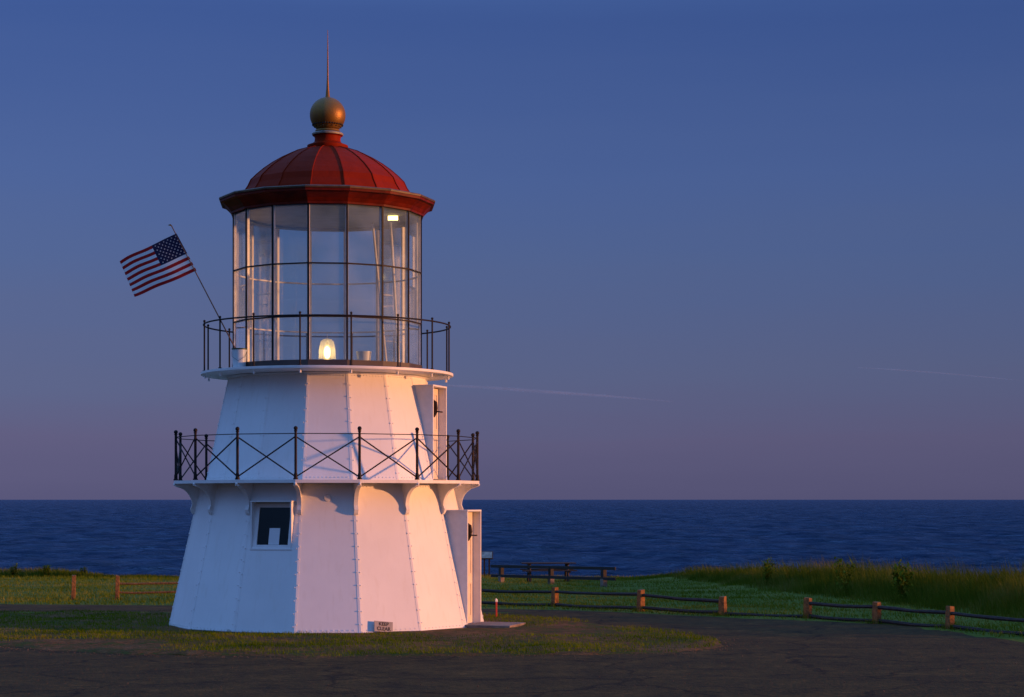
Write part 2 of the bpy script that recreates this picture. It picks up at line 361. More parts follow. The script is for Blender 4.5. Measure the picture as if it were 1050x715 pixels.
def build_sea():
    ang = np.concatenate([np.arange(-180, -17.5, 4.0), np.arange(-17.5, 17.5, .055), np.arange(17.5, 180, 4.0)])
    ang = np.radians(ang)
    rad = np.concatenate([[1, 60, 150, 250, 330], np.exp(np.arange(math.log(400), math.log(7000), .0037)), [8000, 9500, 12000, 16000, 24000, 40000, 90000]])
    A, RD = np.meshgrid(ang, rad); X = np.sin(A)*RD; Y = np.cos(A)*RD; Z = np.zeros_like(X)
    r2 = np.random.default_rng(5); cell = RD*.0037
    for k in range(56):
        lam = 3.6*1.066**k; th = R(196)+r2.normal(0, .75); amp = .011*lam*r2.uniform(.5, 1.3)
        if lam > 42: amp *= (42/lam)**1.3
        kx, ky = 2*np.pi/lam*math.sin(th), 2*np.pi/lam*math.cos(th)
        fade = np.clip((lam/cell-2.6)/2.5, 0, 1)*np.clip((8500-RD)/3000, 0, 1)
        grp = .6+.8*np.sin(X*2*np.pi/(lam*9)+r2.uniform(0, 6))*np.sin(Y*2*np.pi/(lam*7)+r2.uniform(0, 6))
        ph = kx*X+ky*Y+r2.uniform(0, 6.28); Z += amp*grp*fade*(np.sin(ph)+.25*np.cos(2*ph))
    V = np.stack([X, Y, Z-20], -1).reshape(-1, 3); nr, na = X.shape
    i, j = np.meshgrid(np.arange(na), np.arange(nr-1)); i2 = (i+1) % na
    F_ = np.stack([j*na+i, (j+1)*na+i, (j+1)*na+i2, j*na+i2], -1).reshape(-1, 4)[:, ::-1]
    me = bpy.data.meshes.new('sea'); me.vertices.add(len(V)); me.vertices.foreach_set('co', V.astype(np.float32).ravel())
    me.loops.add(F_.size); me.loops.foreach_set('vertex_index', F_.astype(np.int32).ravel())
    me.polygons.add(len(F_)); me.polygons.foreach_set('loop_start', (np.arange(len(F_))*4).astype(np.int32)); me.polygons.foreach_set('loop_total', np.full(len(F_), 4, np.int32))
    me.polygons.foreach_set('use_smooth', np.ones(len(F_), bool)); me.update(calc_edges=True); me.materials.append(sea_m)
    o = bpy.data.objects.new('sea', me); C.objects.link(o); tag(o, kind='structure')
    print('sea normal', me.polygons[len(F_)//2].normal)
build_sea()

# road: everything this side of the lawn edge, as a sheet above the land
rx = axis([(-120,-15,5),(-15,11.5,.12),(11.5,30,1.5)])
mb = MB(); rows = 26
for i in range(rows+1):
    for x in rx:
        yt = road_y(x) + .16*noise.noise(Vector((x*1.3,0,1))) + .10*noise.noise(Vector((x*4.3,0,5)))
        y = -60 + (yt+60)*(1-(1-i/rows)**2.5); mb.v.append((float(x), float(y), g0(x, y)+.004+ .0))
nx = len(rx)
for j in range(rows):
    for i in range(nx-1):
        a = j*nx+i; mb.f.append((a, a+1, a+1+nx, a+nx)); mb.m.append(0)
tag(mb.build('road', asphalt, smooth=True, fixn=False), kind='structure')

# turf island round the tower, raised a few centimetres
isl_px = [(-160,655),(-60,661),(13,664),(60,668),(130,671.5),(220,673),(330,674),(400,673.5),(480,673),(550,672.5),(620,671.5),(680,670),(722,667.5),(744,663),(735,657),(695,650.6),(647,644),(582,637.6),(540,633.5),(498,630),(420,628),(330,627.5),(240,628),(175,629),(100,629.5),(13,629.5),(-60,629),(-160,628)]
isl = [onground(*p) for p in isl_px]
def densify(poly, st, amp):
    o = []
    N = len(poly)
    for i in range(N):
        a, b = poly[i], poly[(i+1) % N]; L = (b-a).length; k = max(1, int(L/st))
        for j in range(k):
            p = a.lerp(b, j/k); q = Vector((p.x*1.1, p.y*1.1, 3))
            o.append(Vector((p.x+amp*noise.noise(q), p.y+amp*noise.noise(q+Vector((9,9,9)))+.5*amp*noise.noise(q*3.7), 0)))
    return o
isl_d = densify(isl, .25, .22)
def shrink(poly, d):
    o = []; N = len(poly)
    for i in range(N):
        t = (poly[(i+2) % N]-poly[i-2]); nrm = Vector((-t.y, t.x, 0)).normalized(); o.append(poly[i]+nrm*d)
    return o
area = sum(isl_d[i-1].x*isl_d[i].y-isl_d[i].x*isl_d[i-1].y for i in range(len(isl_d)))
def inpoly(P, poly):
    x, y = P[:,0], P[:,1]; ins = np.zeros(len(P), bool); N = len(poly)
    for i in range(N):
        a, b = poly[i], poly[i-1]
        c = ((a.y > y) != (b.y > y)) & (x < (b.x-a.x)*(y-a.y)/((b.y-a.y) or 1e-9)+a.x); ins ^= c
    return ins
def isl_h(x, y, d=None):
    h = .028+.045*noise.fractal(Vector((x*.55, y*.55, 2)), 1, 2, 3)+.02*noise.noise(Vector((x*2.6, y*2.6, 7)))
    rt = math.hypot(x-TX, y-TY); h *= .25+.75*smooth01((rt-3.3)/1.2)
    return max(h+.012, .012)
from mathutils.geometry import delaunay_2d_cdt
GX, GY = np.meshgrid(np.arange(-16, 4.6, .22), np.arange(31, 45, .22))
GP = np.stack([GX.ravel(), GY.ravel()], 1)+rng.uniform(-.05, .05, (GX.size, 2)); GP = GP[inpoly(GP, isl_d)]
BX = np.array([(p.x, p.y) for p in isl_d])
dm = np.array([np.min(np.hypot(BX[:,0]-p[0], BX[:,1]-p[1])) for p in GP]); GP, dm = GP[dm > .12], dm[dm > .12]
co = [Vector((p[0], p[1])) for p in BX]+[Vector((p[0], p[1])) for p in GP]
dep = [0]*len(BX)+list(np.clip(dm/.35, 0, 1))
vv, ee, ff, *_r = delaunay_2d_cdt(co, [], [list(range(len(BX)))], 1, 1e-5)
vs = []
for v_, ov in zip(vv, _r[0]):
    t_ = dep[ov[0]] if ov else 0; vs.append((v_.x, v_.y, min(0, g0(v_.x, v_.y))+.006+t_*isl_h(v_.x, v_.y)))
me = bpy.data.meshes.new('turf_island'); me.from_pydata(vs, [], [tuple(f) for f in ff]); me.update()
if me.polygons[0].normal.z < 0: me.flip_normals()
me.polygons.foreach_set('use_smooth', [True]*len(me.polygons)); me.materials.append(island_m)
o = bpy.data.objects.new('turf_island', me); C.objects.link(o); tag(o, kind='structure')
def blades(name, P, H, W, material, lean=.35, seg=1, wind=(-.15,.0)):
    """one mesh of tapered grass blades rooted at the points P"""
    N = len(P); th = rng.uniform(0, 2*np.pi, N); ld = rng.uniform(0, 2*np.pi, N); la = rng.uniform(.1, 1, N)*lean
    dx, dy = np.cos(th)*W/2, np.sin(th)*W/2
    lv = []
    for k in range(seg):
        t = k/seg; wdt = (1-t*.6)
        cx = P[:,0]+(np.cos(ld)*la+wind[0])*H*t*t; cy = P[:,1]+(np.sin(ld)*la+wind[1])*H*t*t; cz = P[:,2]+H*t*(1-.12*t)
        lv.append(np.stack([cx-dx*wdt, cy-dy*wdt, cz], 1)); lv.append(np.stack([cx+dx*wdt, cy+dy*wdt, cz], 1))
    lv.append(np.stack([P[:,0]+(np.cos(ld)*la+wind[0])*H, P[:,1]+(np.sin(ld)*la+wind[1])*H, P[:,2]+H*.88], 1))
    nv = 2*seg+1; V = np.stack(lv, 1).reshape(-1, 3)
    base = np.arange(N)[:,None]*nv; loops = []; tot = []
    for k in range(seg-1): loops.append(base+np.array([[2*k,2*k+1,2*k+3,2*k+2]])); tot.append(4)
    loops.append(base+np.array([[2*seg-2,2*seg-1,2*seg]])); tot.append(3)
    L = np.concatenate(loops, 1).reshape(-1); T = np.tile(np.array(tot), N)
    me = bpy.data.meshes.new(name); me.vertices.add(len(V)); me.vertices.foreach_set('co', V.astype(np.float32).ravel())
    me.loops.add(len(L)); me.loops.foreach_set('vertex_index', L.astype(np.int32))
    me.polygons.add(len(T)); st = np.concatenate([[0], np.cumsum(T)[:-1]]); me.polygons.foreach_set('loop_start', st.astype(np.int32)); me.polygons.foreach_set('loop_total', T.astype(np.int32))
    me.update(calc_edges=True); me.materials.append(material)
    o = bpy.data.objects.new(name, me); C.objects.link(o); tag(o, kind='stuff'); return o
def nz2(P, s, seed=0): return np.array([noise.fractal(Vector((p[0]*s, p[1]*s, seed)), 1, 2, 3) for p in P])

P = np.stack([rng.uniform(-13.5, 4.6, 150000), rng.uniform(30.5, 44.5, 150000)], 1)
P = P[inpoly(P, isl_d)]; q = nz2(P, .55)
q = q-1.1*np.exp(-(((P[:,0]-.4)/2.3)**2+((P[:,1]-37.2)/2.0)**2))-1.2*np.clip(1-(P[:,1]-33.4-.25*(P[:,0]+9.6))/1.2, 0, 1)*(P[:,0] < -6)
rt = np.hypot(P[:,0]-TX, P[:,1]-TY)
P = P[(rng.uniform(-.55, .75, len(P)) < q+.20) & (rt > 3.22)]
P = np.column_stack([P, [isl_h(p[0], p[1]) for p in P]])
blades('turf_grass', P, rng.uniform(.025, .085, len(P)), .012, blade_island, seg=1, lean=.6)
o = bpy.data.objects['turf_grass']; o['label'] = 'short patchy grass on the turf round the white tower'; o['category'] = 'grass'
# lawn beyond the road
P = np.stack([rng.uniform(-26, 20, 260000), 36+56*rng.uniform(0, 1, 260000)**1.25], 1)
P = P[np.abs(P[:,0]-0) < .275*P[:,1]+1]
P = P[np.array([p[1] > road_y(p[0])+.12 for p in P])]
q = nz2(P, .35, 4); P = P[rng.uniform(-.8, .6, len(P)) < q+.1]
ok = np.array([edge_dist(p[0], p[1]) < 1.5 for p in P]); P = P[ok]
P = np.column_stack([P, [gz(p[0], p[1]) for p in P]])
o = blades('lawn_grass', P, rng.uniform(.03, .12, len(P))*(1+.6*(P[:,1]>80)), .022, blade_lawn, lean=.5)
o['label'] = 'mown green lawn behind the low rail fence'; o['category'] = 'grass'

# tall grass along the bluff on the right
T0 = [onground(*p) for p in [(672,594),(740,602),(830,612),(900,619),(950,625),(1000,631),(1050,638.5),(1130,652)]]
def tall_x(y):
    pts = sorted([(p.y, p.x) for p in T0])
    if y <= pts[0][0]: return pts[0][1]+(pts[0][0]-y)*.2
    for a, b in zip(pts[:-1], pts[1:]):
        if a[0] <= y <= b[0]: return a[1]+(b[1]-a[1])*(y-a[0])/(b[0]-a[0])
    return pts[-1][1] - (y-pts[-1][0])*.5
P = np.stack([rng.uniform(4, 20, 260000), rng.uniform(36, 84, 260000)], 1)
tx_ = np.array([tall_x(y) for y in P[:,1]]); ed = P[:,0]-tx_ + .25*nz2(P, .9, 2)
P_, e_ = P[(ed > 0) & (ed < 6)], ed[(ed > 0) & (ed < 6)]
k = np.array([edge_dist(p[0], p[1]) < 1.2 for p in P_]) & (rng.uniform(0, 1, len(P_)) < .55); P_, e_ = P_[k], e_[k]
q = nz2(P_, .6, 8)
H = (.16+.40*np.clip(e_/1.6, 0, 1))*(1+.95*q)*rng.uniform(.45, 1.35, len(P_))*np.clip(.6+(84-P_[:,1])/60,.6,1.05)
P_ = np.column_stack([P_, [gz(p[0], p[1]) for p in P_]])
o = blades('tall_grass', P_, H, .016, blade_tall, lean=.35, seg=3)
o['label'] = 'tall wild grass along the bluff edge on the right'; o['category'] = 'tall grass'
# fringe of rough grass along the rest of the bluff edge
P = np.stack([rng.uniform(-30, 10, 60000), rng.uniform(81, 95, 60000)], 1)
d = np.array([edge_dist(p[0], p[1]) for p in P]); k = (d > -3.0) & (d < 1.2); P, d = P[k], d[k]
q = nz2(P, .25, 3)
P3 = np.column_stack([P, [gz(p[0], p[1]) for p in P]])
o = blades('edge_grass', P3, np.clip(.07+.20*q+.5*np.clip((-18-P3[:,0])/4, 0, .7), .03, .6)*rng.uniform(.7, 1.3, len(P3)), .035, blade_tall, lean=.4, seg=2)
o['label'] = 'rough grass fringe along the bluff top above the sea'; o['category'] = 'grass'

# loose stones and crumbled edge along the turf and the near road
mb = MB(); pick = [p for p in isl_d if p.y < 37.5 and -14 < p.x < 4.6]
for k in range(2200):
    p = random.choice(pick); r_ = random.uniform(.004, .011)*(1.5 if k % 9 == 0 else 1)
    if k % 4 == 0: x, y = random.uniform(-9, 9), random.uniform(25.5, 36)
    else: x, y = p.x+random.gauss(0, .3), p.y+random.gauss(0, .25)
    c_ = Vector((x, y, .006+r_*.3))
    vs = [c_+Vector((random.uniform(.7,1.3)*r_*a, random.uniform(.7,1.3)*r_*b_, random.uniform(.5,.9)*r_*z)) for a, b_, z in ((1,0,0),(0,1,0),(-1,0,0),(0,-1,0),(0,0,1),(0,0,-1))]
    mb.add(vs, [(0,1,4),(1,2,4),(2,3,4),(3,0,4),(1,0,5),(2,1,5),(3,2,5),(0,3,5)])
o = mb.build('gravel', mat('stones', (.20,.12,.07), rough=.9, var=.4, scale=40), fixn=False)
tag(o, 'loose stones scattered along the turf edge and on the worn asphalt', 'gravel', kind='stuff')
def weed(px, py_base, Y, h, spread, label, group=None, n=5, name='wild_plant'):
    X = (px-525)*Y/FPX; base = Vector((X, Y, gz(X, Y)))
    root = empty(name, base, 0, label, 'plant', group)
    ms = MB(); ml = MB()
    for s_ in range(n):
        a = random.uniform(0, 6.28); tip = Vector((math.cos(a)*spread*random.uniform(.2,1), math.sin(a)*spread*random.uniform(.2,1), h*random.uniform(.65, 1)))
        pts = [Vector((0,0,0)), tip*.5+Vector((0,0,h*.08)), tip]; ms.tube(pts, [.009,.007,.003], 4)
        for k in range(50):
            t = random.uniform(.25, 1.03); p = pts[0].lerp(tip, t)+Vector([random.gauss(0, spread*.17) for _ in range(3)])
            sz = random.uniform(.03, .065)*(.7+h*.5)
            M = Matrix.Rotation(random.uniform(0,6.28), 3, 'Z') @ Matrix.Rotation(random.uniform(-1,1), 3, 'X')
            ml.add([p+M@Vector(v)*sz for v in ((-.5,0,0),(0,-.9,.15),(.5,0,0),(0,1.3,.1))], [(0,1,2,3)])
    ms.build('stem', leaf_m, root); ml.build('foliage', leaf_m, root, fixn=False)
weed(47, 592, 87, .56, .28, 'rounded dark shrub on the bluff edge, just left above the lone fence post', n=9, name='shrub', group='shrubs on the bluff edge')
weed(85, 594, 87, .46, .22, 'small shrub on the bluff edge between the two fence posts left of the tower', n=7, name='shrub', group='shrubs on the bluff edge')
weed(14, 592, 87, .62, .22, 'leafy shrub on the bluff edge at the far left of the photo', n=6, name='shrub', group='shrubs on the bluff edge')
weed(925, 600, 49.5, 1.08, .42, 'bushy wild plant, the tallest standing above the tall grass at right', 'wild plants in the tall grass', n=9)
weed(866, 600, 55, 1.02, .30, 'thin wild plant rising from the tall grass left of the tallest bushy one', 'wild plants in the tall grass', n=4)
weed(786, 600, 64, .98, .32, 'leafy wild plant above the tall grass behind the widest gap between the fence posts', 'wild plants in the tall grass', n=6)

# ------------------------------------------------------------------ LIGHTHOUSE
NS = 16
def P3(th, r, z): t = R(th); return Vector((r*math.sin(t), -r*math.cos(t), z))
LH = empty('lighthouse', (TX, TY, 0), PHI, 'white sixteen-sided lighthouse with a red dome, glazed lantern and two black-railed galleries', 'lighthouse')
# foundation ring
mb = MB(); mb.lathe([(3.05,-.1),(3.27,-.1),(3.27,.03),(3.05,.03)], 16, close=True); mb.build('foundation', conc, LH)

def tier(name, r0, z0, r1, z1, holes):
    """sixteen sloping plates; holes: face -> (half width, zlo, zhi)"""
    mb = MB(); c = math.cos(math.pi/NS); s = math.sin(math.pi/NS)
    rad = lambda z: r0+(r1-r0)*(z-z0)/(z1-z0)
    for k in range(NS):
        th = k*360/NS
        def q(u, z):         # u lateral along the face, on the wall plane
            a = rad(z)*c; t = R(th)
            return Vector((a*math.sin(t)+u*math.cos(t), -a*math.cos(t)+u*math.sin(t), z))
        e = lambda z: rad(z)*s
        if k in holes:
            hw, za, zb = holes[k]; e0 = 0.0
            if za > z0: mb.add([q(-e(z0),z0), q(e(z0),z0), q(e(za),za), q(-e(za),za)], [(0,1,2,3)])
            mb.add([q(-e(za),za), q(-hw,za), q(-hw,zb), q(-e(zb),zb)], [(0,1,2,3)])
            mb.add([q(hw,za), q(e(za),za), q(e(zb),zb), q(hw,zb)], [(0,1,2,3)])
            mb.add([q(-e(zb),zb), q(e(zb),zb), q(e(z1),z1), q(-e(z1),z1)], [(0,1,2,3)])
        else:
            mb.add([q(-e(z0),z0), q(e(z0),z0), q(e(z1),z1), q(-e(z1),z1)], [(0,1,2,3)])
        # lapped seam plate at the right-hand edge of the face
        for side in (-1, 1):
            pts = []
            for z in (z0+.01, z1-.01):
                for u in (.0, .045):
                    for off in (.001, .004):
                        a = rad(z)*c+off; uu = side*(e(z)+.001-u); t = R(th)
                        pts.append(Vector((a*math.sin(t)+uu*math.cos(t), -a*math.cos(t)+uu*math.sin(t), z)))
            # order: [z][u][off]
            b0, b1 = pts[:4], pts[4:]
            mb.hexa([b0[0],b0[1],b0[3],b0[2],b1[0],b1[1],b1[3],b1[2]])
        # bolts either side of every seam
        zz = z0+.12+random.uniform(0,.05); i = 0
        while zz < z1-.1:
            for side in (-1, 1):
                if (i+(side > 0)) % 2 == 0 or True:
                    p = q(side*(e(zz)-.03), zz); t = R(th)
                    p = p+Vector((math.sin(t), -math.cos(t), 0))*.010
                    mb.sphere(p, .0115, 6, 4)
            zz += .245; i += 1
        for u in np.arange(-.8, .81, .16):
            if abs(u) < .9 and k not in holes:
                for zq in (z0+.05, z1-.06):
                    p = q(u*e(zq), zq)+Vector((math.sin(R(th)), -math.cos(R(th)), 0))*.006; mb.sphere(p, .010, 6, 4)
    o = mb.build(name, white, LH); return o
LR0, LR1, LZ1 = 3.23, 2.60, 2.86
UR0, UR1, UZ0, UZ1 = 2.48, 2.03, 2.93, 5.034
WZ0, WZ1 = 1.64, 2.49
tier('lower_wall', LR0, .02, LR1, LZ1, {3: (.42, .02, 2.30), 15: (.40, WZ0, WZ1)})
tier('upper_wall', UR0, UZ0, UR1, UZ1, {3: (.40, UZ0, 4.80)})
lrad = lambda z: LR0+(LR1-LR0)*(z-.02)/(LZ1-.02)
urad = lambda z: UR0+(UR1-UR0)*(z-UZ0)/(UZ1-UZ0)
CA = math.cos(math.pi/NS)
# dark inner room
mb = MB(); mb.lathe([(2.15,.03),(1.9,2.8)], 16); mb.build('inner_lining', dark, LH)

def F(th, a, u, z):     # point at radial distance a, lateral u, on the face at angle th
    t = R(th); return Vector((a*math.sin(t)+u*math.cos(t), -a*math.cos(t)+u*math.sin(t), z))
def prism(mb, th, poly_az, u0, u1, mi=0):   # polygon in (a, z), swept over u
    n = len(poly_az); vs = [F(th, a, u0, z) for a, z in poly_az]+[F(th, a, u1, z) for a, z in poly_az]
    fs = [tuple(range(n)), tuple(range(2*n-1, n-1, -1))]+[(i, (i+1) % n, n+(i+1) % n, n+i)[::-1] for i in range(n)]
    mb.add(vs, fs, mi)
# gallery doors in their vertical-fronted hoods
def doorway(th, A, z0, z1, rad, hw, lab):
    d = empty('doorway', (0,0,0)); d.parent = LH; d['label'] = lab
    ai = lambda z: rad(z)*CA-.02
    mb = MB()
    for s_ in (-1, 1):
        prism(mb, th, [(min(ai(z0), A-.22), z0), (A, z0), (A, z1), (min(ai(z1), A-.22), z1)], s_*hw, s_*(hw-.03))
        # flange round the opening
        prism(mb, th, [(A+.001, z0), (A+.016, z0), (A+.016, z1+.03), (A+.001, z1+.03)], s_*(hw+.012), s_*(hw-.028))
    prism(mb, th, [(ai(z1), z1), (A+.02, z1), (A+.02, z1+.032), (ai(z1), z1+.032)], -hw-.014, hw+.014)
    mb.build('hood', white2, d)
    back = A-.15
    mb = MB(); prism(mb, th, [(back-.05, z0+.02), (back, z0+.02), (back, z1-.02), (back-.05, z1-.02)], -hw+.035, hw-.035)
    for (ua, ub, za, zb) in ((-.28,.28,.15,.85),(-.28,-.03,1.0,1.75),(.03,.28,1.0,1.75)):
        zb = min(zb, z1-z0-.12)
        for (p0,p1,q0,q1) in ((ua,ub,za,za+.03),(ua,ub,zb-.03,zb),(ua,ua+.03,za+.03,zb-.03),(ub-.03,ub,za+.03,zb-.03)):
            prism(mb, th, [(back+.001, z0+q0),(back+.014, z0+q0),(back+.014, z0+q1),(back+.001, z0+q1)], p0, p1)
    lf = mb; mb = MB(); zc = z0+ (1.88 if z1-z0 > 2.1 else 1.45)
    prism(mb, th, [(A-.149, zc-.15),(A-.10, zc-.19),(A-.05, zc-.10),(A-.035, zc),(A-.05, zc+.12),(A-.149, zc+.19)], -.08, .02)
    mb.tube([F(th, A-.06, -.03, zc-.07), F(th, A+.0, -.03, zc-.08), F(th, A+.03, .10, zc-.08)], .016, 6)
    lev = mb; mb = lf     # perforated hinge strip low on the leaf
    for k in range(12):
        p = F(th, back+.004, -.33+.0, z0+.1+k*.06); mb.sphere(p, .012, 6, 4, 1)
        p = F(th, back+.006, -.10, z0+.1+k*.06); mb.sphere(p, .010, 6, 4, 1)
    lf.build('door_leaf', [doorm, iron], d); lev.build('door_lever', iron, d)
    mb = MB(); prism(mb, th, [(back-.05, z0),(A+.03, z0),(A+.03, z0+.018),(back-.05, z0+.018)], -hw+.031, hw-.031); mb.build('threshold', conc, d)
    return d
doorway(67.5, 3.15, .03, 2.31, lrad, .43, 'ground floor doorway in a white vertical hood')
doorway(67.5, 2.42, UZ0+.015, 4.81, urad, .41, 'upper gallery doorway in a white vertical hood')

# window on the face left of centre
wd = empty('window', (0,0,0)); wd.parent = LH
TH = -22.5; AW = 2.825; hw = .425
mb = MB(); ai = lambda z: lrad(z)*CA-.01
for s_ in (-1, 1):
    prism(mb, TH, [(ai(WZ0-.03), WZ0-.03),(AW, WZ0-.03),(AW, WZ1+.01),(ai(WZ1+.01), WZ1+.01)], s_*hw, s_*(hw-.025))
prism(mb, TH, [(ai(WZ1), WZ1+.012),(AW+.012, WZ1+.012),(AW+.012, WZ1+.035),(ai(WZ1), WZ1+.035)], -hw-.01, hw+.01)
prism(mb, TH, [(ai(WZ0), WZ0-.06),(AW+.012, WZ0-.06),(AW+.012, WZ0-.032),(ai(WZ0), WZ0-.032)], -hw-.01, hw+.01)
mb.build('hood', white2, wd)
# sloping sash
mb = MB(); wa = lambda z, d: lrad(z)*CA-d
def slab(u0, u1, z0, z1, d0, d1, mbx):
    prism(mbx, TH, [(wa(z0,d1), z0),(wa(z0,d0), z0),(wa(z1,d0), z1),(wa(z1,d1), z1)], u0, u1)
slab(-.40,-.315, WZ0, WZ1-.012, .01, .06, mb); slab(.335,.40, WZ0, WZ1-.012, .01, .06, mb)
slab(-.314,.334, WZ1-.095, WZ1-.012, .01, .06, mb); slab(-.314,.334, WZ0, WZ0+.04, .01, .06, mb)
mb.build('frame', white2, wd)
mb = MB(); slab(-.314,.334, WZ0+.041, WZ1-.096, .035, .041, mb); mb.build('pane', winglass, wd)
# white card standing behind the pane
card = MB(); slab(-.08,.14, WZ0+.045, WZ0+.36, .0325, .0345, card)
co = card.build('paper_notice', mat('white_card', (.75,.75,.75), rough=.6, var=.05)); co.location = (TX,TY,0); co.rotation_euler = (0,0,PHI)
tag(co, 'small blank white card taped to the dark window pane', 'notice')
# round cast plate over face 0
mb = MB(); zc = 2.575; a0 = lrad(zc)*CA
pts = []
for k in range(14):
    t = 2*math.pi*k/14; pts.append((math.cos(t)*.075, math.sin(t)*.075))
vs = [F(0, a0+.006, u, zc+v) for u, v in pts]+[F(0, a0+.03, u*.8, zc+v*.8) for u, v in pts]
mb.add(vs, [tuple(range(14, 28))]+[(i, (i+1) % 14, 14+(i+1) % 14, 14+i) for i in range(14)])
mb.build('round_plate', white2, LH)

# lower gallery
mb = MB(); mb.lathe([(2.35,2.865),(3.13,2.865),(3.13,2.925),(2.35,2.925)], 16, close=True)
mb.build('gallery_deck', white2, LH)
for k in range(16):      # brackets at the corners
    th = (k+.5)*22.5; r1 = lambda z: lrad(z)
    mb = MB(); top = 2.862
    cur = [(3.10, top-.03)]
    for i in range(1, 11):
        t = i/10; ang = t*math.pi/2
        cur.append((lrad(2.42)+.055+(3.09-lrad(2.42)-.055)*(1-math.sin(ang)), top-.05-.36*(1-math.cos(ang))))
    cur += [(lrad(2.36)+.075, 2.37),(lrad(2.31)+.045, 2.31),(lrad(2.27)+.01, 2.27)]
    poly = [(lrad(2.27)-.01, 2.27), (lrad(2.86)-.02, top), (3.10, top)]+cur
    n = len(poly)
    w_ = .018
    vs = [F(th, a, -w_, z) for a, z in poly]+[F(th, a, w_, z) for a, z in poly]
    mb.add(vs, [tuple(range(n)), tuple(range(2*n-1, n-1, -1))]+[(i, (i+1) % n, n+(i+1) % n, n+i) for i in range(n)])
    fl = cur                           # flange following the curve
    m_ = len(fl); vs = []
    for (a, z) in fl:
        vs += [F(th, a+.002, -.04, z-.002), F(th, a+.002, .04, z-.002), F(th, a+.016, .04, z-.016), F(th, a+.016, -.04, z-.016)]
    fs = [(0,1,2,3),(4*m_-1,4*m_-2,4*m_-3,4*m_-4)]
    for i in range(m_-1):
        for j in range(4): fs.append((4*i+j, 4*i+(j+1) % 4, 4*i+4+(j+1) % 4, 4*i+4+j))
    mb.add(vs, fs)
    mb.build('bracket', white2, LH)
RR = 3.09
rail = empty('lower_railing', (0,0,0)); rail.parent = LH; rail['label'] = 'black lower gallery railing with crossed bars'
for k in range(16):
    th = (k+.5)*22.5; mb = MB(); p = P3(th, RR, 0)
    mb.tube([p+Vector((0,0,2.93)), p+Vector((0,0,2.955))], .05, 10)
    mb.tube([p+Vector((0,0,2.955)), p+Vector((0,0,3.03)), p+Vector((0,0,3.06)), p+Vector((0,0,3.80)), p+Vector((0,0,3.86))], [.038,.036,.027,.027,.022], 10)
    mb.lathe([(.02,3.83),(.034,3.845),(.034,3.858),(.016,3.87)], 10, c=(p.x,p.y,0)); mb.sphere(p+Vector((0,0,3.90)), .042, 10, 8)
    mb.build('post', iron, rail, smooth=True)
    q = P3(th+22.5, RR, 0); mb = MB()
    d = (q-p).normalized(); off = Vector((d.y, -d.x, 0))*.012
    a0, b0 = p+d*.02, q-d*.02
    mb.tube([a0+off+Vector((0,0,2.99)), b0+off+Vector((0,0,3.73))], .0145, 6)
    mb.tube([a0-off+Vector((0,0,3.73)), b0-off+Vector((0,0,2.99))], .0145, 6)
    mb.build('cross_brace', iron, rail)
mb = MB(); mb.tube([P3((k+.5)*22.5, RR, 3.80) for k in range(16)], .0095, 6, closed=True); mb.build('top_rail', iron, rail)
dk = bpy.data.objects['gallery_deck']
for k in range(16):
    mb = MB(); mb.sphere(P3((k+.5)*22.5, 3.115, 2.85), .03, 8, 6); mb.build('nut', white2, dk)

# upper gallery
mb = MB(); mb.lathe([(1.85,5.035),(2.05,5.04),(2.50,5.065),(2.565,5.07),(2.575,5.08),(2.575,5.125),(2.55,5.13),(1.85,5.13)], 64, close=True); mb.build('upper_gallery_deck', white2, LH, smooth=True)
mb = MB(); mb.lathe([(2.02,4.99),(2.10,5.03),(2.02,5.034)], 16); mb.build('upper_cove', white2, LH)
rail = empty('upper_railing', (0,0,0)); rail.parent = LH; rail['label'] = 'plain black hoop railing of the upper gallery'
for k in range(16):
    th = (k+.5)*22.5-.9; mb = MB(); p = P3(th, 2.515, 0)
    mb.tube([p+Vector((0,0,5.125)), p+Vector((0,0,5.15))], .035, 8)
    mb.tube([p+Vector((0,0,5.15)), p+Vector((0,0,6.13))], .0165, 8); mb.sphere(p+Vector((0,0,6.145)), .026, 8, 6)
    mb.build('post', iron, rail, smooth=True)
mb = MB(); mb.tube([P3(k*5.625, 2.515, 6.095) for k in range(64)], .0165, 8, closed=True); mb.build('hoop', iron, rail, smooth=True)
dk = bpy.data.objects['upper_gallery_deck']
for k in range(16):
    mb = MB(); p = P3((k+.5)*22.5-.9, 2.50, 0); mb.tube([p+Vector((0,0,4.99)), p+Vector((0,0,5.05))], .022, 8); mb.build('nut', white2, dk)

# lantern
LRm = 1.93
mb = MB(); mb.lathe([(1.80,5.132),(1.96,5.132),(1.96,5.283),(1.80,5.283)], 16, close=True); mb.build('lantern_curb', mat('dark_curb', (.05,.035,.03), rough=.6, var=.2), LH)
mb = MB(); mb.lathe([(.01,5.22),(1.80,5.22)], 16); mb.build('lantern_floor', floor_m, LH)
lan = empty('lantern_glazing', (0,0,0)); lan.parent = LH
levels = [5.285, 6.13, 7.17, 8.33]
hs = math.sin(math.pi/16)
for k in range(16):
    th = (k+.5)*22.5
    mb = MB()
    prism(mb, th, [(LRm, 5.285),(LRm+.02, 5.285),(LRm+.02, 8.33),(LRm, 8.33)], -.017, .017, 0)       # outer black cover strip
    prism(mb, th, [(LRm-.055, 5.285),(LRm-.001, 5.285),(LRm-.001, 8.33),(LRm-.055, 8.33)], -.024, .024, 1)    # inner painted web
    mb.build('mullion', [iron, cream], lan)
    for i in range(3):
        th2 = k*22.5; a = LRm*CA-.012; e = LRm*hs-.018; mb = MB()
        z0, z1 = levels[i]+(.014 if i else 0), levels[i+1]-(.014 if i < 2 else 0)
        mb.add([F(th2,a,-e,z0),F(th2,a,e,z0),F(th2,a,e,z1),F(th2,a,-e,z1)], [(0,1,2,3)])
        mb.build('pane', glass, lan)
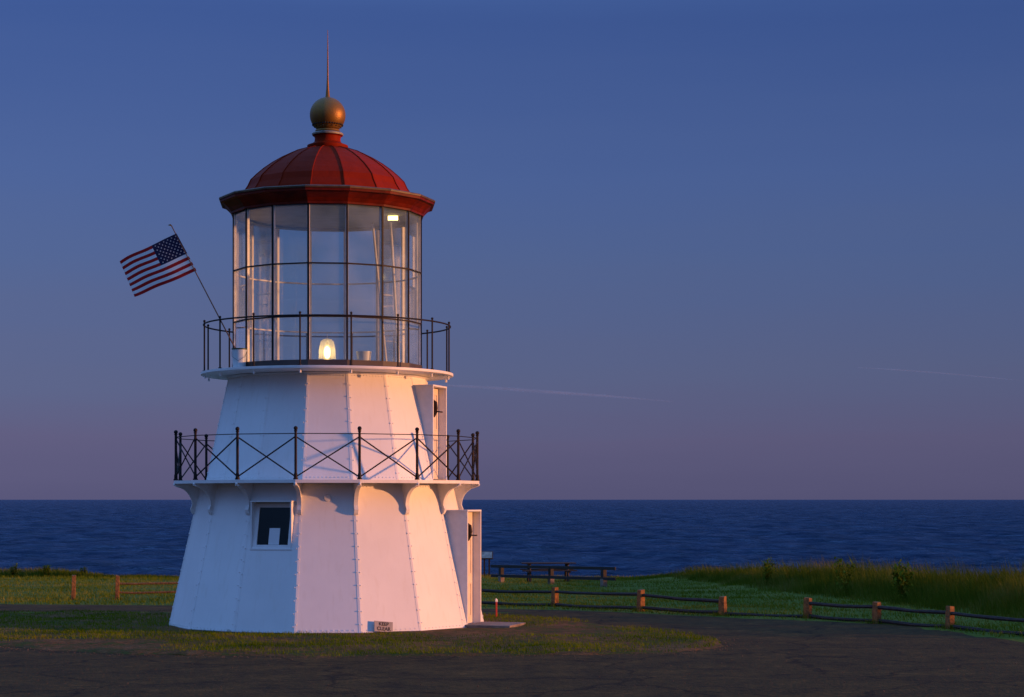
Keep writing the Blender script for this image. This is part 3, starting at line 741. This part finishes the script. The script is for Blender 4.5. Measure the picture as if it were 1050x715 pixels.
for z in levels[1:3]:
    mb = MB(); n = 16
    mb.lathe([(LRm-.001, z-.013),(LRm+.022, z-.013),(LRm+.022, z+.013),(LRm-.001, z+.013)], 16, close=True, mi=0)
    mb.lathe([(LRm-.035, z-.0135),(LRm-.0015, z-.0135),(LRm-.0015, z+.0135),(LRm-.035, z+.0135)], 16, close=True, mi=1)
    mb.build('glazing_bar', [iron, cream], lan)
mb = MB(); mb.lathe([(.01,8.345),(1.93,8.345)], 16); mb.lathe([(1.72,8.30),(1.93,8.30)], 16); mb.lathe([(1.72,8.30),(1.72,8.345)],16)
mb.build('lantern_ceiling', ceil_m, LH)
# cornice
mb = MB()
mb.lathe([(1.935,8.331),(1.985,8.331),(1.985,8.37),(2.0,8.39),(2.03,8.44),(2.09,8.50),(2.14,8.54),(2.205,8.555),(2.205,8.604)], 16)
mb.build('cornice', dred, LH)
mb = MB(); mb.lathe([(2.206,8.605),(2.225,8.605),(2.23,8.635),(2.21,8.655),(1.70,8.74)], 16, mi=0); mb.build('gutter_edge', gilt_edge, LH)
# dome with ribs
prof = [(1.78,8.66),(1.72,8.78),(1.64,8.90),(1.58,9.03),(1.46,9.15),(1.31,9.28),(1.13,9.41),(.93,9.53),(.71,9.64),(.48,9.715),(.38,9.735)]
mb = MB(); mb.lathe(prof, 16)
mb.build('dome', red, LH)
dome = bpy.data.objects['dome']
for k in range(16):
    th = (k+.5)*22.5; mb = MB(); vs = []
    for (r, z) in prof:
        vs += [F(th, r-.01, -.014, z), F(th, r-.01, .014, z), F(th, r+.012, .009, z+.008), F(th, r+.012, -.009, z+.008)]
    m_ = len(prof); fs = [(0,1,2,3),(4*m_-1,4*m_-2,4*m_-3,4*m_-4)]
    for i in range(m_-1):
        for j in range(4): fs.append((4*i+j, 4*i+(j+1) % 4, 4*i+4+(j+1) % 4, 4*i+4+j))
    mb.add(vs, fs); mb.build('seam', red, dome)
mb = MB(); mb.lathe([(.40,9.70),(.42,9.735),(.42,9.80),(.33,9.835),(.275,9.87),(.262,9.94),(.275,9.985),(.31,10.005),(.20,10.01)], 32)
mb.build('vent_neck', red, LH, smooth=True)
mb = MB(); mb.lathe([(.20,10.012),(.315,10.012),(.325,10.04),(.30,10.065),(.25,10.075)], 32); mb.build('vent_collar', zinc, LH, smooth=True)
mb = MB(); pr = [(.24,10.078),(.26,10.09),(.25,10.12)]
for i in range(15):
    a = R(-58+i*(148/14)); pr.append((max(.004, .367*math.cos(a)), 10.43+.367*math.sin(a)))
mb.lathe(pr, 40)
for k in range(36):
    a = -34; t = k*10; p = P3(t, .368*math.cos(R(a)), 10.43+.368*math.sin(R(a))); mb.sphere(p, .019, 6, 4, 1)
    if k % 2 == 0: a = -42; p = P3(t, .368*math.cos(R(a)), 10.43+.368*math.sin(R(a))); mb.sphere(p, .014, 6, 4, 1)
mb.build('vent_ball', [gold, dark], LH, smooth=True)
mb = MB(); mb.lathe([(.06,10.78),(.045,10.82),(.035,10.93),(.03,10.96),(.018,11.2),(.014,11.5),(.010,11.8),(.004,12.18)], 12); mb.build('lightning_spike', gold, LH, smooth=True)

# ------------------------------------------------------------------ in and on the lantern
def tl(p):     # tower-local point to world
    return Matrix.Translation((TX,TY,0)) @ Matrix.Rotation(PHI, 4, 'Z') @ Vector(p)
# glowing lamp behind a frosted jar
loc = at(335.5, 370, 39.2); loc.z = 5.225
L1 = empty('signal_lamp', loc, 0, 'small lit glass lamp standing low in the middle of the lantern room', 'lamp')
mb = MB(); mb.lathe([(.01,0),(.14,0),(.14,.12),(.10,.14),(.01,.14)], 20); mb.build('lamp_base', zinc, L1, smooth=True)
m, t, n, l, b = nt('frosted_jar'); n.remove(b); o_ = n['Material Output']
tr = n.new('ShaderNodeBsdfTransparent'); tlz = n.new('ShaderNodeBsdfTranslucent'); tlz.inputs[0].default_value = (.9,.88,.8,1)
gz_ = n.new('ShaderNodeBsdfGlossy'); gz_.inputs['Roughness'].default_value = .12; gz_.inputs['Color'].default_value = (.6,.6,.6,1)
mx1 = n.new('ShaderNodeMixShader'); mx1.inputs[0].default_value = .42; l.new(tr.outputs[0], mx1.inputs[1]); l.new(tlz.outputs[0], mx1.inputs[2])
mx2 = n.new('ShaderNodeMixShader'); mx2.inputs[0].default_value = .15; l.new(mx1.outputs[0], mx2.inputs[1]); l.new(gz_.outputs[0], mx2.inputs[2]); l.new(mx2.outputs[0], o_.inputs[0])
mb = MB(); mb.lathe([(.17,.14),(.165,.30),(.15,.42),(.13,.50),(.08,.545),(.02,.56)], 24); mb.build('jar', m, L1, smooth=True)
mb = MB(); mb.sphere((0,0,.28), .065, 12, 10, sz=1.9); mb.build('bulb', bulb_m, L1, smooth=True)
mb = MB(); mb.sphere((0,0,.46), .03, 8, 6); mb.tube([(0,0,.56),(0,0,.66)], .006, 5); mb.build('lamp_tip', zinc, L1)
# flood light on a leaning pole
p0 = at(409, 369, 39.6); p0.z = 5.225; p1 = at(400.5, 226, 39.9)
F1 = empty('flood_light', p0, 0, 'small lit flood light on top of a pale leaning pole in the lantern room', 'flood light')
v = p1-p0
mb = MB(); mb.tube([(0,0,0), v], .028, 8); mb.build('pole', cream, F1, smooth=True)
mb = MB(); mb.box(v+Vector((.05,.04,.06)), (.26,.12,.19)); mb.box(v+Vector((.0,.0,-.02)), (.09,.06,.05)); mb.build('housing', zinc, F1, bevel=.02)
mb = MB(); mb.box(v+Vector((.05,-.026,.062)), (.20,.010,.13)); mb.build('lens', flood_m, F1)
p0 = at(397, 369, 40.8); p0.z = 5.225; p1 = at(381.5, 222, 41.0)
mb = MB(); mb.tube([(0,0,0), p1-p0], .024, 8); o = mb.build('leaning_pole', cream, smooth=True); o.location = p0
tag(o, 'bare pale pole leaning in the lantern room, left of the flood light', 'pole')
# tub inside
p0 = at(373, 369, 39.0); p0.z = 5.225
mb = MB(); mb.lathe([(.01,0),(.125,0),(.15,.26),(.156,.262),(.156,.28),(.142,.28),(.12,.02)], 24); o = mb.build('tub', bluegray, smooth=True); o.location = p0
tag(o, 'small white tub on the lantern room floor right of the lit lamp', 'tub')
# bucket outside with the flag
p0 = at(245.5, 374, 38.75); p0.z = 5.132
B1 = empty('bucket', p0, 0, 'pale bucket with a green rim on the upper gallery, holding the flag pole', 'bucket')
mb = MB(); mb.lathe([(.01,0),(.128,0),(.145,.395),(.138,.395),(.12,.03)], 24); mb.build('bucket_body', bluegray, B1, smooth=True)
mb = MB(); mb.lathe([(.146,.39),(.155,.395),(.155,.417),(.134,.417),(.134,.39)], 24, close=True); mb.build('rim', green, B1, smooth=True)
mb = MB(); mb.tube([(-.15,0,.36),(-.13,-.11,.25),(0,-.165,.16),(.13,-.11,.25),(.15,0,.36)], .004, 5); mb.build('handle', iron, B1, smooth=True)

# flag
def cloth(name, col):
    m = mat(name, col, rough=.85, var=.05, scale=5); n = m.node_tree.nodes; l = m.node_tree.links; b = n['Principled BSDF']
    tl_ = n.new('ShaderNodeBsdfTranslucent'); tl_.inputs[0].default_value = (*col, 1); mx = n.new('ShaderNodeMixShader'); mx.inputs[0].default_value = .45
    l.new(b.outputs[0], mx.inputs[1]); l.new(tl_.outputs[0], mx.inputs[2]); l.new(mx.outputs[0], n['Material Output'].inputs[0]); return m
navy = cloth('flag_blue', (.012,.016,.06)); fred = cloth('flag_red', (.45,.010,.010)); fwhite = cloth('flag_white', (.85,.85,.85))
pb = Vector((p0.x, p0.y, p0.z+.06)); tip = at(175.5, 231, 38.75)
fb = at(242.0, 359, 38.75); dirp = (tip-fb).normalized(); pb = fb-dirp*.22
FL = empty('flag', pb, 0, 'flag of red and white stripes with white stars on blue, on a slanting pole', 'flag')
mb = MB(); mb.tube([(0,0,0), tip-pb], [.013,.010], 8); mb.build('pole', mat('pole_wood', (.20,.10,.05), rough=.5), FL, smooth=True)
mb = MB(); v = tip-pb; mb.add([v+Vector(q) for q in ((-.07,0,.0),(-.02,-.02,-.015),(.035,0,-.03),(-.01,.02,.012),(-.01,-.02,.02))], [(0,1,4),(1,2,4),(2,3,4),(3,0,4),(0,3,2,1)]); mb.build('finial', gold, FL)
h0 = at(181.0, 239.5, 38.74)-pb; h1 = at(201.5, 277.5, 38.74)-pb; f0 = at(122, 268, 38.74)-pb; f1 = at(138, 303.5, 38.74)-pb
def fp(u, v, off=0):     # u: hoist to fly, v: top to bottom
    a = h0.lerp(h1, v); b = f0.lerp(f1, v); p = a.lerp(b, u)
    amp = .07*u**.8
    p = p + Vector((0, amp*math.sin(u*7.5+v*1.8), -.045*math.sin(u*3.1)*(1-v*.5)+.02*u*math.sin(u*9+v*2)))
    p.z += .05*(4*u*(1-u))*(1-v)
    p.y += off; return p
mb = MB(); NU = 60; NV = 26
for j in range(NV+1):
    for i in range(NU+1): mb.v.append(tuple(fp(i/NU, j/NV)))
for j in range(NV):
    s_ = j//2
    for i in range(NU):
        a = j*(NU+1)+i; mb.f.append((a, a+1, a+NU+2, a+NU+1))
        mb.m.append(2 if (i < NU*.42 and s_ < 7) else (0 if s_ % 2 == 0 else 1))
for side in (-.0035, .0035):
    for r_ in range(9):
        cols = 6 if r_ % 2 == 0 else 5
        for c_ in range(cols):
            u = .42*((2*c_+1) if cols == 6 else (2*c_+2))/12; v_ = (7/13)*(r_+1)/10
            pts = []
            for k in range(10):
                rr = .0145 if k % 2 == 0 else .0062; a = math.pi*k/5
                pts.append(fp(max(0, u+rr*math.sin(a)), v_-rr*1.5*math.cos(a), side))
            mb.add([fp(u, v_, side)]+pts, [(0, 1+k, 1+(k+1) % 10) for k in range(10)], 1)
mb.build('flag_cloth', [fred, fwhite, navy], FL, smooth=True, fixn=False)

# KEEP CLEAR board leaning on the base
def text_mesh(s, size):
    cu = bpy.data.curves.new('t', 'FONT'); cu.body = s; cu.size = size; cu.align_x = 'CENTER'; cu.align_y = 'CENTER'; cu.space_line = .95; cu.offset = size*.018
    o = bpy.data.objects.new('t', cu); C.objects.link(o)
    dg = bpy.context.evaluated_depsgraph_get(); me = bpy.data.meshes.new_from_object(o.evaluated_get(dg)); bpy.data.objects.remove(o); return me
q = tl(F(22.5, 3.24, -.20, .035))
SG = empty('keep_clear_board', q, PHI+R(22.5), 'small white board reading KEEP CLEAR leaning against the foot of the tower', 'sign')
mb = MB(); M = Matrix.Rotation(R(-13), 3, 'X') @ Matrix.Rotation(R(6), 3, 'Y')
mb.box(M @ Vector((0,0,.10)), (.38,.018,.20), M); mb.build('board', mat('grubby_board', (.38,.34,.32), rough=.6, var=.12, scale=9), SG)
tm = text_mesh('KEEP\nCLEAR', .095); tm.materials.clear(); tm.materials.append(iron)
o = bpy.data.objects.new('lettering', tm); C.objects.link(o); o.parent = SG
o.matrix_local = Matrix.Translation(M @ Vector((0,-.0125,.10))) @ (M.to_4x4()) @ Matrix.Rotation(R(90), 4, 'X')

slabm = mat('dirty_slab', (.27,.20,.15), rough=.95, var=.25, scale=5, bump=.01)
# concrete pad at the door, marker stake
mb = MB(); c_ = tl(F(67.5, 3.62, -.05, 0)); mb.box((0,0,0), (.95,1.10,.07)); o = mb.build('door_slab', slabm, bevel=.012); o.location = (c_.x, c_.y, .04); o.rotation_euler = (0,0,PHI+R(-22.5))
tag(o, 'pale concrete step slab lying in front of the ground floor door', 'slab')
q = at(509, 633, 41.5); q.z = .05
mk = empty('marker_stake', q, 0, 'thin red stake with a white cap right of the tower door', 'marker')
mb = MB(); mb.tube([(0,0,0),(0,0,.32)], .018, 8); mb.build('stake', redp, mk, smooth=True)
mb = MB(); mb.tube([(0,0,.321),(0,0,.36),(-.015,0,.385)], [.026,.026,.018], 8); mb.build('cap', white2, mk, smooth=True)

# ------------------------------------------------------------------ fences
FEET = []
def fence(label, posts, rails, material_p, material_r, pw=.145, rr=.045):
    """posts: (x, ybase, ytop) in photograph pixels; rails: list of (i, j, heights)"""
    g = onground(posts[0][0], posts[0][1]); root = empty('rail_fence', g, 0, label, 'fence', 'split rail fences')
    W = []
    for (x, yb, yt) in posts:
        b = onground(x, yb); h = (yb-yt)*b.y/FPX; W.append((b-g, h, b))
    FEET.extend([wb for (_b2, _h2, wb) in W])
    for k, (b, h, wb) in enumerate(W):
        nb = W[min(k+1, len(W)-1)][0]-W[max(k-1, 0)][0]; rz = math.atan2(nb.y, nb.x)
        M = Matrix.Rotation(rz+random.uniform(-.1,.1), 3, 'Z') @ Matrix.Rotation(random.uniform(-.03,.03), 3, 'Y')
        mb = MB(); x = pw/2; hh = h+.0
        lo = [Vector((-x,-x*.9,-.15)),Vector((x,-x*.9,-.15)),Vector((x,x*.9,-.15)),Vector((-x,x*.9,-.15))]
        md = [Vector((p.x*random.uniform(.92,1.05), p.y*random.uniform(.92,1.05), hh*.55)) for p in lo]
        tp = [Vector((p.x*random.uniform(.8,.98), p.y*random.uniform(.8,.98), hh*random.uniform(.95,1.0))) for p in lo]
        vs = [M@v+b for v in lo+md+tp]
        mb.add(vs, [(3,2,1,0),(8,9,10,11)]+[(i+o_, (i+1) % 4+o_, (i+1) % 4+4+o_, i+4+o_) for o_ in (0,4) for i in range(4)])
        mb.build('post', material_p, root, bevel=.008)
    for (i, j, ha, hb) in rails:
        a = W[i][0]+Vector((0,0,ha)); b = W[j][0]+Vector((0,0,hb)); mb = MB()
        pts = [a.lerp(b, t)+Vector((0,random.uniform(-.008,.008),random.uniform(-.010,.010)-.02*4*t*(1-t))) for t in (0,.25,.5,.75,1)]
        mb.tube(pts, [rr*random.uniform(.85,1.1) for _ in pts], 6); mb.build('rail', material_r, root)
    return root
fence('low split rail fence running along the lawn to the right of the tower',
      [(400,618,599),(485,620,600.5),(569,622.5,602),(657,627.5,604),(741,631.5,611),(828,634.5,612.5),(899,639.5,617),(974,645.5,621),(1068,655,629)],
      [(0,1,.37,.37),(1,2,.37,.37),(2,3,.37,.40),(3,4,.38,.32),(5,6,.33,.34),(6,7,.34,.32),(7,8,.32,.32),
       (0,1,.06,.06),(1,2,.06,.06),(2,3,.06,.09),(3,4,.10,.07),(4,5,.05,.05),(5,6,.06,.06),(6,7,.06,.06),(7,8,.06,.06)], wood, darkwood, rr=.042)
fence('low brown split rail fence beside the path to the left of the tower',
      [(120,615,589.5),(190,614.5,589),(262,614,589)], [(0,1,.45,.47),(1,2,.47,.47),(0,1,.20,.21),(1,2,.21,.21)], wood, wood, pw=.11, rr=.034)
b = onground(75, 615.8)
mb = MB(); x = .06
lo = [Vector((-x,-x,-.1)),Vector((x,-x,-.1)),Vector((x,x,-.1)),Vector((-x,x,-.1))]; tp = [Vector((p.x*.9+.01,p.y*.9,.70)) for p in lo]; tp[0].z = .68
mb.hexa(lo+tp); o = mb.build('fence_post', wood, bevel=.008); o.location = b; o.rotation_euler = (0,.02,.2)
tag(o, 'lone wooden post standing across the opening left of the left hand rail fence', 'post')

pp = []
for f_ in FEET+[onground(75, 615.8)]:
    for k in range(90):
        x, y = f_.x+random.gauss(0, .13), f_.y+random.gauss(0, .09); pp.append((x, y, gz(x, y)))
o = blades('post_grass', np.array(pp), rng.uniform(.05, .20, len(pp)), .012, blade_lawn, seg=2, lean=.6)
o['label'] = 'longer grass left standing round the feet of the fence posts'; o['category'] = 'grass'

# ------------------------------------------------------------------ picnic place behind the fence
# timber barrier on stub posts
pts = [(514,598),(565,599.5),(619,601.5)]
W = [onground(*p) for p in pts]; g = W[0].copy()
bar = empty('timber_barrier', g, 0, 'low dark timber barrier with two long rails in front of the picnic table', 'barrier')
d = (W[2]-W[0]); rz = math.atan2(d.y, d.x); Mz = Matrix.Rotation(rz, 3, 'Z'); sl_ = math.atan2(d.z, math.hypot(d.x, d.y))
hp = 18.5*W[0].y/FPX
for p in W:
    mb = MB(); mb.box(p-g+Vector((0,0,hp*.5-.02)), (.17,.15,hp), Mz); mb.build('post', darkwood, bar, bevel=.01)
    mb = MB(); mb.box(p-g+Vector((0,0,.10)), (.19,.18,.34), Mz); mb.build('footing', slabm, bar, bevel=.01)
for hz_ in (hp*.93, hp*.40):
    a = W[0]-g-d.normalized()*.75+Vector((0,-.10,hz_)); b = W[2]-g+d.normalized()*.72+Vector((0,-.10,hz_))
    mb = MB(); c_ = (a+b)/2; L = (b-a).length
    mb.box(c_, (L,.05,.11), Matrix.Rotation(rz, 3, 'Z') @ Matrix.Rotation(-sl_, 3, 'Y')); mb.build('rail', darkwood, bar, bevel=.006)
# picnic table
q = onground(562, 596.5); 
pt = empty('picnic_table', q, R(4), 'dark wooden picnic table with attached benches behind the timber barrier', 'picnic table')
mb = MB()
for k in range(5): mb.box((0,-.32+k*.16,.74), (2.15,.145,.045))
mb.build('tabletop', darkwood, pt, bevel=.006)
for s_ in (-1, 1):
    mb = MB()
    for k in range(2): mb.box((0, s_*(.66+k*.13),.46), (2.15,.12,.045))
    mb.build('bench', darkwood, pt, bevel=.006)
for s_ in (-1, 1):
    mb = MB()
    for u in (-1, 1):
        mb.tube([(s_*.75, u*.62, -.02), (s_*.75, u*.22, .715)], .05, 4)
    mb.box((s_*.80, 0, .42), (.045,1.60,.10)); mb.box((s_*.80,0,.695), (.045,.72,.04))
    mb.build('leg_frame', darkwood, pt)
# interpretive panel
q = onground(498, 592)
ip = empty('information_panel', q, R(0), 'slanted pale information panel on dark legs beside the lighthouse door', 'sign')
mb = MB(); h = 27*q.y/FPX
for s_ in (-.06, .16): mb.box((s_, .0, h*.34), (.07,.07,h*.68)); 
mb.build('legs', darkwood, ip)
Mx = Matrix.Rotation(R(50), 3, 'X')
mb = MB(); mb.box((.05,0,h*.83), (.55,.05,.44), Matrix.Rotation(R(-42), 3, 'X') ); mb.build('panel_frame', darkwood, ip, bevel=.01)
mb = MB(); Mq = Matrix.Rotation(R(-42), 3, 'X'); mb.box(Vector((.05,0,h*.83))+Mq@Vector((0,-.031,0)), (.47,.008,.36), Mq); mb.build('panel_face', mat('pale_panel', (.20,.30,.28), rough=.5, var=.25, scale=8), ip)

# ------------------------------------------------------------------ far vapour trail, high beyond the horizon
m, t, n, l, b = nt('vapour'); n.remove(b); o_ = n['Material Output']
tr = n.new('ShaderNodeBsdfTransparent'); df = n.new('ShaderNodeBsdfDiffuse'); df.inputs[0].default_value = (.8,.8,.8,1)
lw = n.new('ShaderNodeLayerWeight'); lw.inputs['Blend'].default_value = .25
mr = n.new('ShaderNodeMapRange'); mr.inputs['From Min'].default_value = .0; mr.inputs['From Max'].default_value = .8; mr.inputs['To Min'].default_value = .24; mr.inputs['To Max'].default_value = 0
l.new(lw.outputs['Facing'], mr.inputs[0])
tcv = n.new('ShaderNodeTexCoord'); nzv = n.new('ShaderNodeTexNoise'); nzv.inputs['Scale'].default_value = .004; l.new(tcv.outputs['Object'], nzv.inputs['Vector'])
mu = n.new('ShaderNodeMath'); mu.operation = 'MULTIPLY'; l.new(mr.outputs[0], mu.inputs[0]); l.new(nzv.outputs['Fac'], mu.inputs[1])
mx = n.new('ShaderNodeMixShader'); l.new(mu.outputs[0], mx.inputs[0]); l.new(tr.outputs[0], mx.inputs[1]); l.new(df.outputs[0], mx.inputs[2]); l.new(mx.outputs[0], o_.inputs[0])
def trail(pp, Y, wpx, label):
    pts = [at(x, y, Y) for x, y in pp]; c = pts[0].copy(); mb = MB()
    rr = [max(.2, wpx*Y/FPX*math.sin(math.pi*(.12+.85*i/(len(pts)-1)))) for i in range(len(pts))]
    mb.tube([p-c for p in pts], rr, 12); o = mb.build('vapour_trail', m, smooth=True); o.location = c; tag(o, label, 'vapour trail', 'vapour trails in the sky')
trail([(440,394.5),(500,397.5),(560,402),(620,406),(690,412)], 20000, 2.0, 'faint pink vapour trail low in the sky just right of the tower')
trail([(880,377),(930,380),(980,384),(1045,390)], 20000, .8, 'fainter vapour trail at the right edge of the sky')
